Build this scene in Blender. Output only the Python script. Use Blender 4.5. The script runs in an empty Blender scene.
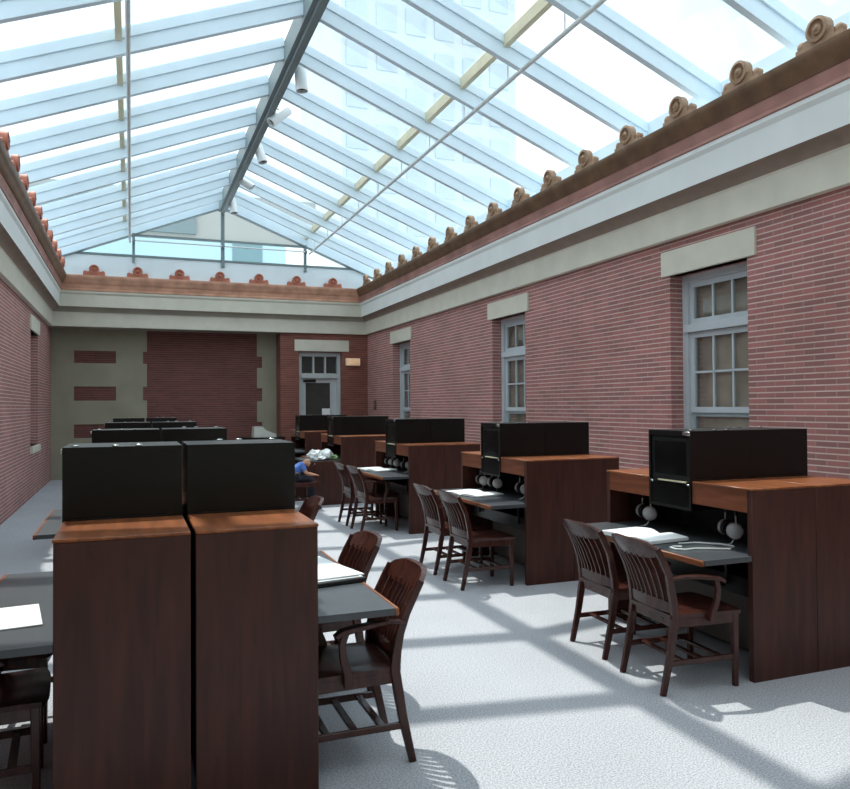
import bpy, bmesh, math, random
from mathutils import Vector, Matrix
random.seed(7)
sc = bpy.context.scene
COL = sc.collection
R_ = math.radians

# ------------------------------------------------------------------ camera, sky, sun, exposure
def make_camera():
    f, yaw, pit, rol, H = 762.0, R_(21.08), R_(0.876), R_(-0.367), 1.65
    F = Vector((math.sin(yaw), math.cos(yaw), 0)); R = Vector((math.cos(yaw), -math.sin(yaw), 0)); U = Vector((0, 0, 1))
    F2 = F*math.cos(pit) + U*math.sin(pit); U2 = U*math.cos(pit) - F*math.sin(pit)
    R3 = R*math.cos(rol) + U2*math.sin(rol); U3 = U2*math.cos(rol) - R*math.sin(rol)
    cd = bpy.data.cameras.new('camera'); cd.sensor_fit = 'HORIZONTAL'; cd.sensor_width = 36.0
    cd.lens = 36.0*f/850.0; cd.clip_start = 0.05; cd.clip_end = 500
    co = bpy.data.objects.new('camera', cd); COL.objects.link(co)
    m = Matrix((R3, U3, -F2)).transposed().to_4x4(); m.translation = Vector((0, 0, H))
    co.matrix_world = m; sc.camera = co
make_camera()

SKY_BLUE, SKY_WHITE, SKY_STRENGTH = (0.58, 0.84, 1.0), (0.96, 0.985, 1.0), 1.95
w = bpy.data.worlds.new('sky'); sc.world = w; w.use_nodes = True
nt = w.node_tree; nt.nodes.clear()
tc = nt.nodes.new('ShaderNodeTexCoord'); ns = nt.nodes.new('ShaderNodeTexNoise'); ns.inputs['Scale'].default_value = 2.2
ns.inputs['Detail'].default_value = 4
rp = nt.nodes.new('ShaderNodeValToRGB'); rp.color_ramp.elements[0].position = 0.36; rp.color_ramp.elements[1].position = 0.52
rp.color_ramp.elements[0].color = (*SKY_BLUE, 1); rp.color_ramp.elements[1].color = (*SKY_WHITE, 1)
bg = nt.nodes.new('ShaderNodeBackground'); bg.inputs['Strength'].default_value = SKY_STRENGTH
ow = nt.nodes.new('ShaderNodeOutputWorld')
nt.links.new(tc.outputs['Generated'], ns.inputs['Vector']); nt.links.new(ns.outputs['Fac'], rp.inputs['Fac'])
nt.links.new(rp.outputs['Color'], bg.inputs['Color']); nt.links.new(bg.outputs[0], ow.inputs[0])

sd = bpy.data.lights.new('sun', 'SUN'); sd.energy = 4.2; sd.angle = R_(0.8); sd.color = (1.0, 0.93, 0.84)
so = bpy.data.objects.new('sun', sd); COL.objects.link(so)
so.rotation_euler = Vector((0.10, -0.45, -1.0)).to_track_quat('-Z', 'Y').to_euler()
so.location = (0, 10, 12)

vs = sc.view_settings
vs.view_transform = 'Standard'; vs.look = 'None'; vs.gamma = 1.0; vs.exposure = 0.0; vs.use_curve_mapping = False

# ------------------------------------------------------------------ materials
def lin(r, g, b):
    def c(x):
        x /= 255.0
        return x/12.92 if x <= 0.04045 else ((x+0.055)/1.055)**2.4
    return (c(r), c(g), c(b), 1.0)

def base_mat(name):
    m = bpy.data.materials.new(name); m.use_nodes = True
    return m, m.node_tree, m.node_tree.nodes['Principled BSDF']

def mat(name, col, rough=0.5, metal=0.0, var=0.12, scale=8.0, spec=0.5, bump=0.0):
    m, nt, p = base_mat(name)
    tc = nt.nodes.new('ShaderNodeTexCoord'); n = nt.nodes.new('ShaderNodeTexNoise')
    n.inputs['Scale'].default_value = scale; n.inputs['Detail'].default_value = 5
    nt.links.new(tc.outputs['Object'], n.inputs['Vector'])
    r = nt.nodes.new('ShaderNodeValToRGB')
    r.color_ramp.elements[0].position = 0.3; r.color_ramp.elements[1].position = 0.7
    r.color_ramp.elements[0].color = tuple(c*(1-var) for c in col[:3]) + (1,)
    r.color_ramp.elements[1].color = tuple(min(1, c*(1+var)) for c in col[:3]) + (1,)
    nt.links.new(n.outputs['Fac'], r.inputs['Fac']); nt.links.new(r.outputs['Color'], p.inputs['Base Color'])
    p.inputs['Roughness'].default_value = rough; p.inputs['Metallic'].default_value = metal
    p.inputs['Specular IOR Level'].default_value = spec
    if bump:
        b = nt.nodes.new('ShaderNodeBump'); b.inputs['Strength'].default_value = bump; b.inputs['Distance'].default_value = 0.01
        nt.links.new(n.outputs['Fac'], b.inputs['Height']); nt.links.new(b.outputs[0], p.inputs['Normal'])
    return m

def wood(name, c0, c1, stretch=(14, 14, 1.2), rough=0.35):
    m, nt, p = base_mat(name)
    tc = nt.nodes.new('ShaderNodeTexCoord'); mp = nt.nodes.new('ShaderNodeMapping'); mp.inputs['Scale'].default_value = stretch
    n = nt.nodes.new('ShaderNodeTexNoise'); n.inputs['Scale'].default_value = 2.2; n.inputs['Detail'].default_value = 7; n.inputs['Distortion'].default_value = 0.6
    r = nt.nodes.new('ShaderNodeValToRGB'); r.color_ramp.elements[0].position = 0.3; r.color_ramp.elements[1].position = 0.72
    r.color_ramp.elements[0].color = c0; r.color_ramp.elements[1].color = c1
    nt.links.new(tc.outputs['Object'], mp.inputs['Vector']); nt.links.new(mp.outputs[0], n.inputs['Vector'])
    nt.links.new(n.outputs['Fac'], r.inputs['Fac']); nt.links.new(r.outputs['Color'], p.inputs['Base Color'])
    p.inputs['Roughness'].default_value = rough; p.inputs['Specular IOR Level'].default_value = .35
    return m

def brick(name, c1, c2, mortar, course=0.055, length=0.225, jit=0.5):
    m, nt, p = base_mat(name)
    tc = nt.nodes.new('ShaderNodeTexCoord'); sp = nt.nodes.new('ShaderNodeSeparateXYZ')
    ad = nt.nodes.new('ShaderNodeMath'); ad.operation = 'ADD'; cb = nt.nodes.new('ShaderNodeCombineXYZ')
    nt.links.new(tc.outputs['Object'], sp.inputs[0]); nt.links.new(sp.outputs['X'], ad.inputs[0]); nt.links.new(sp.outputs['Y'], ad.inputs[1])
    nt.links.new(ad.outputs[0], cb.inputs['X']); nt.links.new(sp.outputs['Z'], cb.inputs['Y'])
    b = nt.nodes.new('ShaderNodeTexBrick'); nt.links.new(cb.outputs[0], b.inputs['Vector'])
    b.inputs['Scale'].default_value = 1.0; b.inputs['Brick Width'].default_value = length; b.inputs['Row Height'].default_value = course
    b.inputs['Mortar Size'].default_value = 0.0075; b.inputs['Mortar Smooth'].default_value = 0.3; b.inputs['Bias'].default_value = 0.0
    b.inputs['Color1'].default_value = c1; b.inputs['Color2'].default_value = c2; b.inputs['Mortar'].default_value = tuple(.72*c2[k]+.28*mortar[k] for k in range(3))+(1,)
    dv = nt.nodes.new('ShaderNodeMath'); dv.operation = 'DIVIDE'; dv.inputs[1].default_value = course; nt.links.new(sp.outputs['Z'], dv.inputs[0])
    fr = nt.nodes.new('ShaderNodeMath'); fr.operation = 'FRACT'; nt.links.new(dv.outputs[0], fr.inputs[0])
    pk = nt.nodes.new('ShaderNodeMath'); pk.operation = 'PINGPONG'; pk.inputs[1].default_value = .5; nt.links.new(fr.outputs[0], pk.inputs[0])
    lt = nt.nodes.new('ShaderNodeMath'); lt.operation = 'LESS_THAN'; lt.inputs[1].default_value = .10; nt.links.new(pk.outputs[0], lt.inputs[0])
    bed = nt.nodes.new('ShaderNodeMix'); bed.data_type = 'RGBA'; bed.inputs['B'].default_value = mortar
    nt.links.new(lt.outputs[0], bed.inputs['Factor']); nt.links.new(b.outputs['Color'], bed.inputs['A'])
    n = nt.nodes.new('ShaderNodeTexNoise'); n.inputs['Scale'].default_value = 1.3; n.inputs['Detail'].default_value = 6
    nt.links.new(tc.outputs['Object'], n.inputs['Vector'])
    mx = nt.nodes.new('ShaderNodeMix'); mx.data_type = 'RGBA'; mx.blend_type = 'MULTIPLY'; mx.inputs['Factor'].default_value = jit
    rr = nt.nodes.new('ShaderNodeValToRGB'); rr.color_ramp.elements[0].position = .3; rr.color_ramp.elements[0].color = (.66, .68, .64, 1); rr.color_ramp.elements[1].position = .65
    nt.links.new(n.outputs['Fac'], rr.inputs['Fac'])
    nt.links.new(bed.outputs['Result'], mx.inputs['A']); nt.links.new(rr.outputs['Color'], mx.inputs['B'])
    nt.links.new(mx.outputs['Result'], p.inputs['Base Color'])
    bp = nt.nodes.new('ShaderNodeBump'); bp.inputs['Strength'].default_value = 0.5; bp.inputs['Distance'].default_value = 0.006; bp.invert = True
    nt.links.new(b.outputs['Fac'], bp.inputs['Height']); nt.links.new(bp.outputs[0], p.inputs['Normal'])
    p.inputs['Roughness'].default_value = 0.85
    return m

def glass_mat(name, tint, gloss=0.08, rough=0.02):
    m = bpy.data.materials.new(name); m.use_nodes = True; nt = m.node_tree; nt.nodes.clear()
    o = nt.nodes.new('ShaderNodeOutputMaterial'); mx = nt.nodes.new('ShaderNodeMixShader')
    t = nt.nodes.new('ShaderNodeBsdfTransparent'); g = nt.nodes.new('ShaderNodeBsdfGlossy')
    t.inputs['Color'].default_value = (*tint, 1); g.inputs['Roughness'].default_value = rough
    fr = nt.nodes.new('ShaderNodeLayerWeight'); fr.inputs['Blend'].default_value = 0.25
    ml = nt.nodes.new('ShaderNodeMath'); ml.operation = 'MULTIPLY'; ml.inputs[1].default_value = gloss*5
    nt.links.new(fr.outputs['Fresnel'], ml.inputs[0]); nt.links.new(ml.outputs[0], mx.inputs['Fac'])
    nt.links.new(t.outputs[0], mx.inputs[1]); nt.links.new(g.outputs[0], mx.inputs[2]); nt.links.new(mx.outputs[0], o.inputs[0])
    return m

def emit_mat(name, col, s):
    m, nt, p = base_mat(name)
    tc = nt.nodes.new('ShaderNodeTexCoord'); n = nt.nodes.new('ShaderNodeTexNoise'); n.inputs['Scale'].default_value = 9
    nt.links.new(tc.outputs['Object'], n.inputs['Vector'])
    r = nt.nodes.new('ShaderNodeValToRGB'); r.color_ramp.elements[0].color = tuple(c*.6 for c in col[:3])+(1,); r.color_ramp.elements[1].color = col
    nt.links.new(n.outputs['Fac'], r.inputs['Fac']); nt.links.new(r.outputs[0], p.inputs['Emission Color']); nt.links.new(r.outputs[0], p.inputs['Base Color'])
    p.inputs['Emission Strength'].default_value = s
    return m

def page_mat(name, lines=42.0):
    m, nt, p = base_mat(name)
    tc = nt.nodes.new('ShaderNodeTexCoord'); sp = nt.nodes.new('ShaderNodeSeparateXYZ'); nt.links.new(tc.outputs['Generated'], sp.inputs[0])
    w = nt.nodes.new('ShaderNodeMath'); w.operation = 'MULTIPLY'; w.inputs[1].default_value = lines; nt.links.new(sp.outputs['X'], w.inputs[0])
    fr = nt.nodes.new('ShaderNodeMath'); fr.operation = 'FRACT'; nt.links.new(w.outputs[0], fr.inputs[0])
    gt = nt.nodes.new('ShaderNodeMath'); gt.operation = 'GREATER_THAN'; gt.inputs[1].default_value = .55; nt.links.new(fr.outputs[0], gt.inputs[0])
    n = nt.nodes.new('ShaderNodeTexNoise'); n.inputs['Scale'].default_value = 14; nt.links.new(tc.outputs['Generated'], n.inputs['Vector'])
    g2 = nt.nodes.new('ShaderNodeMath'); g2.operation = 'GREATER_THAN'; g2.inputs[1].default_value = .47; nt.links.new(n.outputs['Fac'], g2.inputs[0])
    def band(sock, a, b):
        x = nt.nodes.new('ShaderNodeMath'); x.operation = 'GREATER_THAN'; x.inputs[1].default_value = a; nt.links.new(sp.outputs[sock], x.inputs[0])
        y = nt.nodes.new('ShaderNodeMath'); y.operation = 'LESS_THAN'; y.inputs[1].default_value = b; nt.links.new(sp.outputs[sock], y.inputs[0])
        z = nt.nodes.new('ShaderNodeMath'); z.operation = 'MULTIPLY'; nt.links.new(x.outputs[0], z.inputs[0]); nt.links.new(y.outputs[0], z.inputs[1]); return z
    k = band('X', .12, .88); k2 = band('Y', .56, .94)
    cur = gt
    for o in (g2, k, k2):
        z = nt.nodes.new('ShaderNodeMath'); z.operation = 'MULTIPLY'; nt.links.new(cur.outputs[0], z.inputs[0]); nt.links.new(o.outputs[0], z.inputs[1]); cur = z
    mx = nt.nodes.new('ShaderNodeMix'); mx.data_type = 'RGBA'; mx.inputs['A'].default_value = (.86, .88, .88, 1); mx.inputs['B'].default_value = lin(120, 150, 190)
    nt.links.new(cur.outputs[0], mx.inputs['Factor']); nt.links.new(mx.outputs['Result'], p.inputs['Base Color']); p.inputs['Roughness'].default_value = .7
    return m

M = {}
M['brick'] = brick('brick_red', lin(178, 117, 113), lin(150, 105, 102), lin(214, 190, 182))
M['brick_dark'] = brick('brick_shade_brown', lin(120, 70, 64), lin(102, 60, 56), lin(122, 98, 90))  # recessed bay's brick, its colour darkened for the shadow beneath the frieze
M['brick_back'] = brick('brick_orange', lin(140, 82, 70), lin(122, 68, 60), lin(140, 110, 98))
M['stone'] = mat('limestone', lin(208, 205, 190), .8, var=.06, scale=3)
M['fascia'] = mat('skylit_pale_fascia', lin(226, 230, 228), .6, var=.04, scale=2)  # stone fascia, paler colour standing in for the skylight falling on it
M['stone_dark'] = mat('dark_limestone', lin(150, 144, 130), .85, var=.1, scale=2.2)  # darker limestone tone for the upper wall and the end-wall cove
M['stone_panel'] = mat('sandstone', lin(150, 146, 128), .85, var=.1, scale=1.6)
M['cove'] = mat('shade_brown_cove', lin(134, 116, 104), .6, var=.12, scale=5)  # brown-grey shading of the cornice hollow put into the colour
M['copper'] = mat('copper_gutter', lin(205, 156, 130), .45, .1, var=.22, scale=4)
M['bronze'] = mat('aged_bronze_gutter', lin(120, 92, 70), .45, .35, var=.25, scale=5)
M['pink'] = mat('salmon_terracotta_band', lin(166, 122, 112), .6, var=.25, scale=2.5)
M['terracotta'] = mat('terracotta_antefix', lin(182, 112, 90), .6, var=.15, scale=10)
M['ochre'] = mat('ochre_antefix', lin(158, 128, 102), .6, var=.15, scale=10)
M['curb'] = mat('pale_blue_painted_curb', lin(226, 236, 240), .5, var=.03, scale=3)
M['white_metal'] = mat('pale_blue_white_painted_steel', lin(216, 234, 244), .45, var=.03, scale=3)
M['grey_metal'] = mat('grey_green_painted_steel', lin(118, 132, 134), .5, var=.06, scale=4)
M['purlin'] = mat('cream_painted_steel', lin(216, 210, 178), .4, var=.08, scale=4)
M['steel'] = mat('pale_painted_pipe', lin(214, 222, 222), .35, 0, var=.06, scale=6)
M['sky_glass'] = glass_mat('skylight_glass', (.95, .985, 1.0), .05)
M['win_glass'] = glass_mat('window_glass', (.86, .9, .9), .09)
M['frame'] = mat('blue_grey_painted_frame', lin(190, 198, 203), .5, var=.04, scale=5)
M['frame_back'] = mat('grey_painted_door_frame', lin(186, 192, 192), .5, var=.04, scale=5)
M['blind'] = mat('taupe_blind_fabric', lin(196, 172, 156), .9, var=.3, scale=2.2)
M['door_glass'] = mat('dim_door_glass', lin(60, 62, 60), .12, var=.15, scale=3)
M['carpet'] = None
M['mahogany'] = wood('mahogany_veneer', lin(52, 27, 21), lin(76, 41, 32), (9, 9, 1.0), .45)
M['cherry'] = wood('cherry_wood', lin(104, 58, 34), lin(150, 90, 54), (9, 1.0, 9), .33)
M['fascia_wood'] = wood('darker_fascia_wood', lin(92, 50, 32), lin(126, 72, 45), (9, 1.0, 9), .4)  # darker tone than the cherry of the shelf tops
M['chair_wood'] = wood('dark_chair_wood', lin(48, 26, 22), lin(74, 39, 31), (10, 10, 2), .24)
M['laminate'] = mat('charcoal_laminate', lin(66, 70, 74), .33, var=.08, scale=20)
M['black'] = mat('black_satin_laminate', lin(13, 13, 13), .34, var=.1, scale=12, spec=.35)
M['black_top'] = mat('black_matte_board', lin(18, 19, 19), .6, var=.1, scale=12, spec=.3)
M['screen'] = mat('dark_screen_glass', lin(9, 10, 10), .25, var=.1, scale=4, spec=.2)
M['greypanel'] = mat('grey_kick_panel', lin(92, 86, 80), .7, var=.12, scale=4)
M['chrome'] = mat('bright_chrome', lin(210, 214, 216), .2, 1.0, var=.03, scale=8)
M['hp_grey'] = mat('silver_grey_plastic', lin(176, 176, 178), .35, var=.06, scale=20)
M['hp_pad'] = mat('black_ear_foam', lin(24, 24, 25), .8, var=.1, scale=30)
M['page'] = page_mat('printed_page')
M['paper'] = mat('plain_white_paper', lin(235, 238, 238), .7, var=.02, scale=20)
M['cord'] = mat('white_cord', lin(205, 208, 206), .5, var=.04, scale=20)
M['folder'] = mat('black_folder', lin(28, 26, 26), .45, var=.1, scale=10)
M['bag'] = mat('white_thin_plastic', lin(225, 232, 232), .35, var=.06, scale=9)
M['green'] = mat('green_wrapper', lin(96, 128, 70), .5, var=.2, scale=9)
M['skin'] = mat('skin', lin(205, 150, 122), .5, var=.05, scale=12)
M['shirt'] = mat('blue_cotton', lin(84, 122, 196), .8, var=.08, scale=14)
M['trousers'] = mat('dark_trousers', lin(48, 50, 62), .85, var=.08, scale=14)
M['shoe'] = mat('dark_shoe', lin(30, 28, 28), .5, var=.08, scale=14)
M['hair'] = mat('sparse_fair_hair', lin(190, 150, 115), .7, var=.1, scale=40)
M['machine'] = mat('off_white_plastic', lin(208, 210, 200), .5, var=.04, scale=8)
M['dark_hole'] = mat('dark_lens', lin(40, 32, 26), .3, var=.1, scale=8)
M['spot_white'] = mat('white_lamp_can', lin(232, 236, 236), .4, var=.02, scale=8)
M['lamp_glow'] = emit_mat('warm_lamp_diffuser', (1.0, .66, .4, 1), .32)
M['ext_grey'] = mat('grey_office_wall', lin(118, 132, 134), .8, var=.05, scale=.3)
M['ext_beige'] = mat('beige_office_wall', lin(160, 160, 154), .8, var=.05, scale=.3)
M['ext_blue'] = mat('pale_blue_glazing', lin(168, 196, 206), .3, var=.06, scale=.2)
M['ext_teal'] = mat('teal_glazing', lin(108, 138, 142), .3, var=.06, scale=.2)
M['ext_white'] = mat('sunlit_white_panel', lin(246, 249, 250), .7, var=.03, scale=.2)  # white that paints in a sunlit bright patch outside
M['ext_tower'] = mat('pale_tower_cladding', lin(210, 219, 221), .7, var=.04, scale=.2)
M['ext_glass'] = mat('pale_tower_glazing', lin(194, 207, 214), .3, var=.08, scale=.3)

def carpet():
    m, nt, p = base_mat('speckled_blue_grey_carpet')
    tc = nt.nodes.new('ShaderNodeTexCoord')
    n = nt.nodes.new('ShaderNodeTexNoise'); n.inputs['Scale'].default_value = 110; n.inputs['Detail'].default_value = 4; n.inputs['Roughness'].default_value = .8
    n2 = nt.nodes.new('ShaderNodeTexNoise'); n2.inputs['Scale'].default_value = 1.2; n2.inputs['Detail'].default_value = 3
    for a in (n, n2): nt.links.new(tc.outputs['Object'], a.inputs['Vector'])
    r = nt.nodes.new('ShaderNodeValToRGB'); r.color_ramp.elements[0].position = .38; r.color_ramp.elements[1].position = .62
    r.color_ramp.elements[0].color = lin(136, 141, 148); r.color_ramp.elements[1].color = lin(208, 209, 213)
    mx = nt.nodes.new('ShaderNodeMix'); mx.data_type = 'RGBA'; mx.blend_type = 'MULTIPLY'; mx.inputs['Factor'].default_value = .18
    nt.links.new(n.outputs['Fac'], r.inputs['Fac']); nt.links.new(r.outputs[0], mx.inputs['A']); nt.links.new(n2.outputs['Fac'], mx.inputs['B'])
    nt.links.new(mx.outputs['Result'], p.inputs['Base Color']); p.inputs['Roughness'].default_value = .95; p.inputs['Specular IOR Level'].default_value = .15
    b = nt.nodes.new('ShaderNodeBump'); b.inputs['Strength'].default_value = .25; b.inputs['Distance'].default_value = .004
    nt.links.new(n.outputs['Fac'], b.inputs['Height']); nt.links.new(b.outputs[0], p.inputs['Normal'])
    return m
M['carpet'] = carpet()

# ------------------------------------------------------------------ mesh helpers
class MB:
    def __init__(s): s.bm = bmesh.new()
    def face(s, vs):
        try: return s.bm.faces.new(vs)
        except ValueError: return None
    def box(s, a, b, bev=0.0, seg=1):
        x0, y0, z0 = (min(a[i], b[i]) for i in range(3)); x1, y1, z1 = (max(a[i], b[i]) for i in range(3))
        v = [s.bm.verts.new(p) for p in ((x0,y0,z0),(x1,y0,z0),(x1,y1,z0),(x0,y1,z0),(x0,y0,z1),(x1,y0,z1),(x1,y1,z1),(x0,y1,z1))]
        fs = [s.face([v[i] for i in q]) for q in ((0,3,2,1),(4,5,6,7),(0,1,5,4),(1,2,6,5),(2,3,7,6),(3,0,4,7))]
        if bev:
            es = list({e for f in fs for e in f.edges})
            bmesh.ops.bevel(s.bm, geom=es, offset=bev, segments=seg, affect='EDGES', profile=.5)
        return s
    def prism(s, poly, d):
        d = Vector(d); a = [s.bm.verts.new(p) for p in poly]; b = [s.bm.verts.new(Vector(p)+d) for p in poly]; n = len(poly)
        s.face(a[::-1]); s.face(b)
        for i in range(n): s.face([a[i], a[(i+1) % n], b[(i+1) % n], b[i]])
        return s
    def loft(s, loops, cap=True, closed=False):
        L = [[s.bm.verts.new(p) for p in l] for l in loops]; n = len(L[0]); k = len(L)
        for j in range(k if closed else k-1):
            A, B = L[j], L[(j+1) % k]
            for i in range(n): s.face([A[i], A[(i+1) % n], B[(i+1) % n], B[i]])
        if cap and not closed: s.face(L[0][::-1]); s.face(L[-1])
        return s
    def sweep(s, pts, sec, up=(0, 0, 1), scales=None, cap=True):
        pts = [Vector(p) for p in pts]; up = Vector(up); loops = []
        for i, p in enumerate(pts):
            t = (pts[min(i+1, len(pts)-1)] - pts[max(i-1, 0)]).normalized()
            sx = t.cross(up)
            if sx.length < 1e-4: sx = t.cross(Vector((1, 0, 0)))
            sx.normalize(); sy = sx.cross(t).normalized()
            k = scales[i] if scales else 1.0
            loops.append([p + sx*(a*k) + sy*(b*k) for a, b in sec])
        return s.loft(loops, cap)
    def bar(s, pts, w, h, up=(0, 0, 1), scales=None, ch=0.25):
        a, b = w/2, h/2; c = min(a, b)*ch
        sec = [(-a+c,-b),(a-c,-b),(a,-b+c),(a,b-c),(a-c,b),(-a+c,b),(-a,b-c),(-a,-b+c)]
        return s.sweep(pts, sec, up, scales)
    def tube(s, pts, r, n=10, up=(0, 0, 1), scales=None):
        return s.sweep(pts, [(r*math.cos(2*math.pi*i/n), r*math.sin(2*math.pi*i/n)) for i in range(n)], up, scales)
    def lathe(s, prof, origin=(0,0,0), axis=(0,0,1), n=20):
        q = Vector((0,0,1)).rotation_difference(Vector(axis).normalized()); o = Vector(origin); loops = []
        for r, z in prof:
            loops.append([o + q @ Vector((max(r, 1e-4)*math.cos(2*math.pi*i/n), max(r, 1e-4)*math.sin(2*math.pi*i/n), z)) for i in range(n)])
        return s.loft(loops)
    def build(s, name, m, parent=None, smooth=True, link=True):
        bm = s.bm; bmesh.ops.remove_doubles(bm, verts=bm.verts, dist=1e-5); bmesh.ops.recalc_face_normals(bm, faces=bm.faces)
        if smooth:
            for f in bm.faces: f.smooth = True
            for e in bm.edges: e.smooth = not (len(e.link_faces) != 2 or e.calc_face_angle(0) > R_(38))
        me = bpy.data.meshes.new(name); bm.to_mesh(me); bm.free(); me.materials.append(M[m] if isinstance(m, str) else m)
        o = bpy.data.objects.new(name, me); COL.objects.link(o)
        if parent: o.parent = parent
        return o

def empty(name, loc=(0,0,0), rz=0.0):
    o = bpy.data.objects.new(name, None); COL.objects.link(o); o.location = loc; o.rotation_euler = (0, 0, rz); o.empty_display_size = .1
    return o
def tag(o, label=None, cat=None, group=None, kind=None):
    if label: o['label'] = label
    if cat: o['category'] = cat
    if group: o['group'] = group
    if kind: o['kind'] = kind
    return o
def structure(o, label, cat): return tag(o, label, cat, None, 'structure')
def copy_tree(o, parent=None):
    c = o.copy(); COL.objects.link(c); c.parent = parent
    for ch in list(o.children): copy_tree(ch, c)
    return c
def boxp(name, a, b, m, parent=None, bev=0.0): return MB().box(a, b, bev).build(name, m, parent)

# ------------------------------------------------------------------ the shell
XL, XW, YB, YF = -1.73, 5.70, 18.90, -2.2       # left wall, right wall, back wall, wall behind the camera
YR, XS = 19.5, 3.45                              # recessed bay of the back wall and where it ends
ZFR, ZG, ZS = 3.50, 4.62, 5.10                   # underside of frieze, top of gutter, skylight sill
XRG = 2.03                                       # ridge
floor = boxp('floor', (XL-.6, YF-.3, -.15), (XW+.6, YR+.6, 0), 'carpet'); structure(floor, 'pale blue-grey speckled carpet across the reading room', 'floor')

WIN = [5.771, 10.339, 15.58]
OPEN = [(y+.11, y+1.27) for y in WIN]            # openings in the side walls
ZO0, ZO1 = .95, 3.105
def side_wall(name, x0, x1, m, label):
    mb = MB(); y = YF
    for a, b in OPEN:
        mb.box((x0, y, 0), (x1, a, ZG)); mb.box((x0, a, 0), (x1, b, ZO0)); mb.box((x0, a, ZO1), (x1, b, ZG)); y = b
    mb.box((x0, y, 0), (x1, YR+.5, ZG))
    return structure(mb.build(name, m, smooth=False), label, 'wall')
side_wall('wall_right', XW, XW+.5, 'brick', 'long red brick wall with the tall windows')
side_wall('wall_left', XL-.5, XL, 'brick', 'shaded red brick wall beside the carrels opposite the long windowed wall')
structure(boxp('wall_front', (XL-.5, YF-.3, 0), (XW+.5, YF, ZG), 'stone_panel'), 'unseen neutral stone wall closing the room behind the viewer', 'wall')  # unseen; stone tone picked so the bounce light stays neutral, not red
mb = MB(); DX0, DX1, DZ = 3.915, 5.008, 3.03
mb.box((XS, YB, 0), (DX0, YR+.5, ZFR)); mb.box((DX1, YB, 0), (XW, YR+.5, ZFR)); mb.box((DX0, YB, DZ), (DX1, YR+.5, ZFR))
mb.box((DX0, YB+.5, 0), (DX1, YR+.5, DZ))
wb = structure(mb.build('wall_back', 'brick_back', smooth=False), 'end wall of brick and stone with the glazed door', 'wall')
boxp('recessed_wall', (XL, YR, 0), (XS, YR+.5, ZFR+.1), 'brick_dark', wb)
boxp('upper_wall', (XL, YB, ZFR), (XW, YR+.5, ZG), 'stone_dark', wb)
# stone facing of the recessed bay with its brick toothing
def stone_cells():
    mb = MB(); t = .025; xs0, xs1 = XL, .352
    rects = [(.956, 1.275), (1.83, 2.16), (2.71, 3.0)]
    z = 0
    def slab(a, b, c, d): mb.box((a, YR-t, c), (b, YR, d))
    for (a, b) in rects:
        slab(xs0, xs1, z, a); slab(xs0, -1.246, a, b); slab(-.339, .262, a, b); z = b
    slab(xs0, xs1, z, ZFR+.08)
    return mb.build('stone_panel', 'stone_panel', wb, smooth=False)
stone_cells()
mb = MB(); z = 0
for a, b in [(.956, 1.275), (1.80, 2.13), (2.645, 2.93)]:
    mb.box((2.964, YR-.025, z), (XS, YR, a)); mb.box((3.092, YR-.025, a), (XS, YR, b)); z = b
mb.box((2.964, YR-.025, z), (XS, YR, ZFR+.08)); mb.build('stone_strip', 'stone_panel', wb, smooth=False)

# cornice: profile pieces (offset from wall, height), mitred in the corners
def cornice_piece(wall, prof):
    mb = MB()
    if wall == 'right': l0 = [(XW-d, YF+d, z) for d, z in prof]; l1 = [(XW-d, YB-d, z) for d, z in prof]
    if wall == 'left': l0 = [(XL+d, YF+d, z) for d, z in prof]; l1 = [(XL+d, YB-d, z) for d, z in prof]
    if wall == 'back': l0 = [(XL+d, YB-d, z) for d, z in prof]; l1 = [(XW-d, YB-d, z) for d, z in prof]
    if wall == 'front': l0 = [(XL+d, YF+d, z) for d, z in prof]; l1 = [(XW-d, YF+d, z) for d, z in prof]
    return mb.loft([l0, l1])
P_FRIEZE = [(0, ZFR), (.085, ZFR), (.085, 3.80), (.10, 3.82), (0, 3.82)]
P_COVE = [(0, 3.82), (.10, 3.82), (.115, 3.86), (.15, 3.90), (.20, 3.925), (.24, 3.93), (0, 3.93)]
P_FASC = [(0, 3.93), (.24, 3.93), (.245, 4.20), (.275, 4.24), (.275, 4.28), (0, 4.28)]
P_BAND = [(0, 4.28), (.265, 4.28), (.29, 4.29), (.29, 4.32), (.27, 4.33), (.30, 4.43), (0, 4.43)]
P_GUT = [(0, 4.43), (.31, 4.43), (.33, 4.45), (.345, 4.50), (.375, 4.53), (.385, 4.56), (.394, 4.575), (.394, ZG), (0, ZG)]
def antefix(mb, ax):
    # a ringed disc on a shouldered base, facing -Y in local space
    mb.box((-.19, -.02, 0), (.19, .05, .035)); mb.box((-.13, -.02, .035), (.13, .05, .075))
    mb.lathe([(.03, -.02), (.088, -.02), (.088, .055), (.066, .06), (.060, .035), (.042, .03), (.036, .05), (.02, .055), (.012, .07), (0, .072)], (0, .015, .115), (0, -1, 0), 18)
    for sx in (-1, 1): mb.lathe([(.03, -.03), (.034, .02), (.02, .03), (0, .03)], (sx*.155, .015, .058), (0, -1, 0), 10)
    return mb
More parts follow.
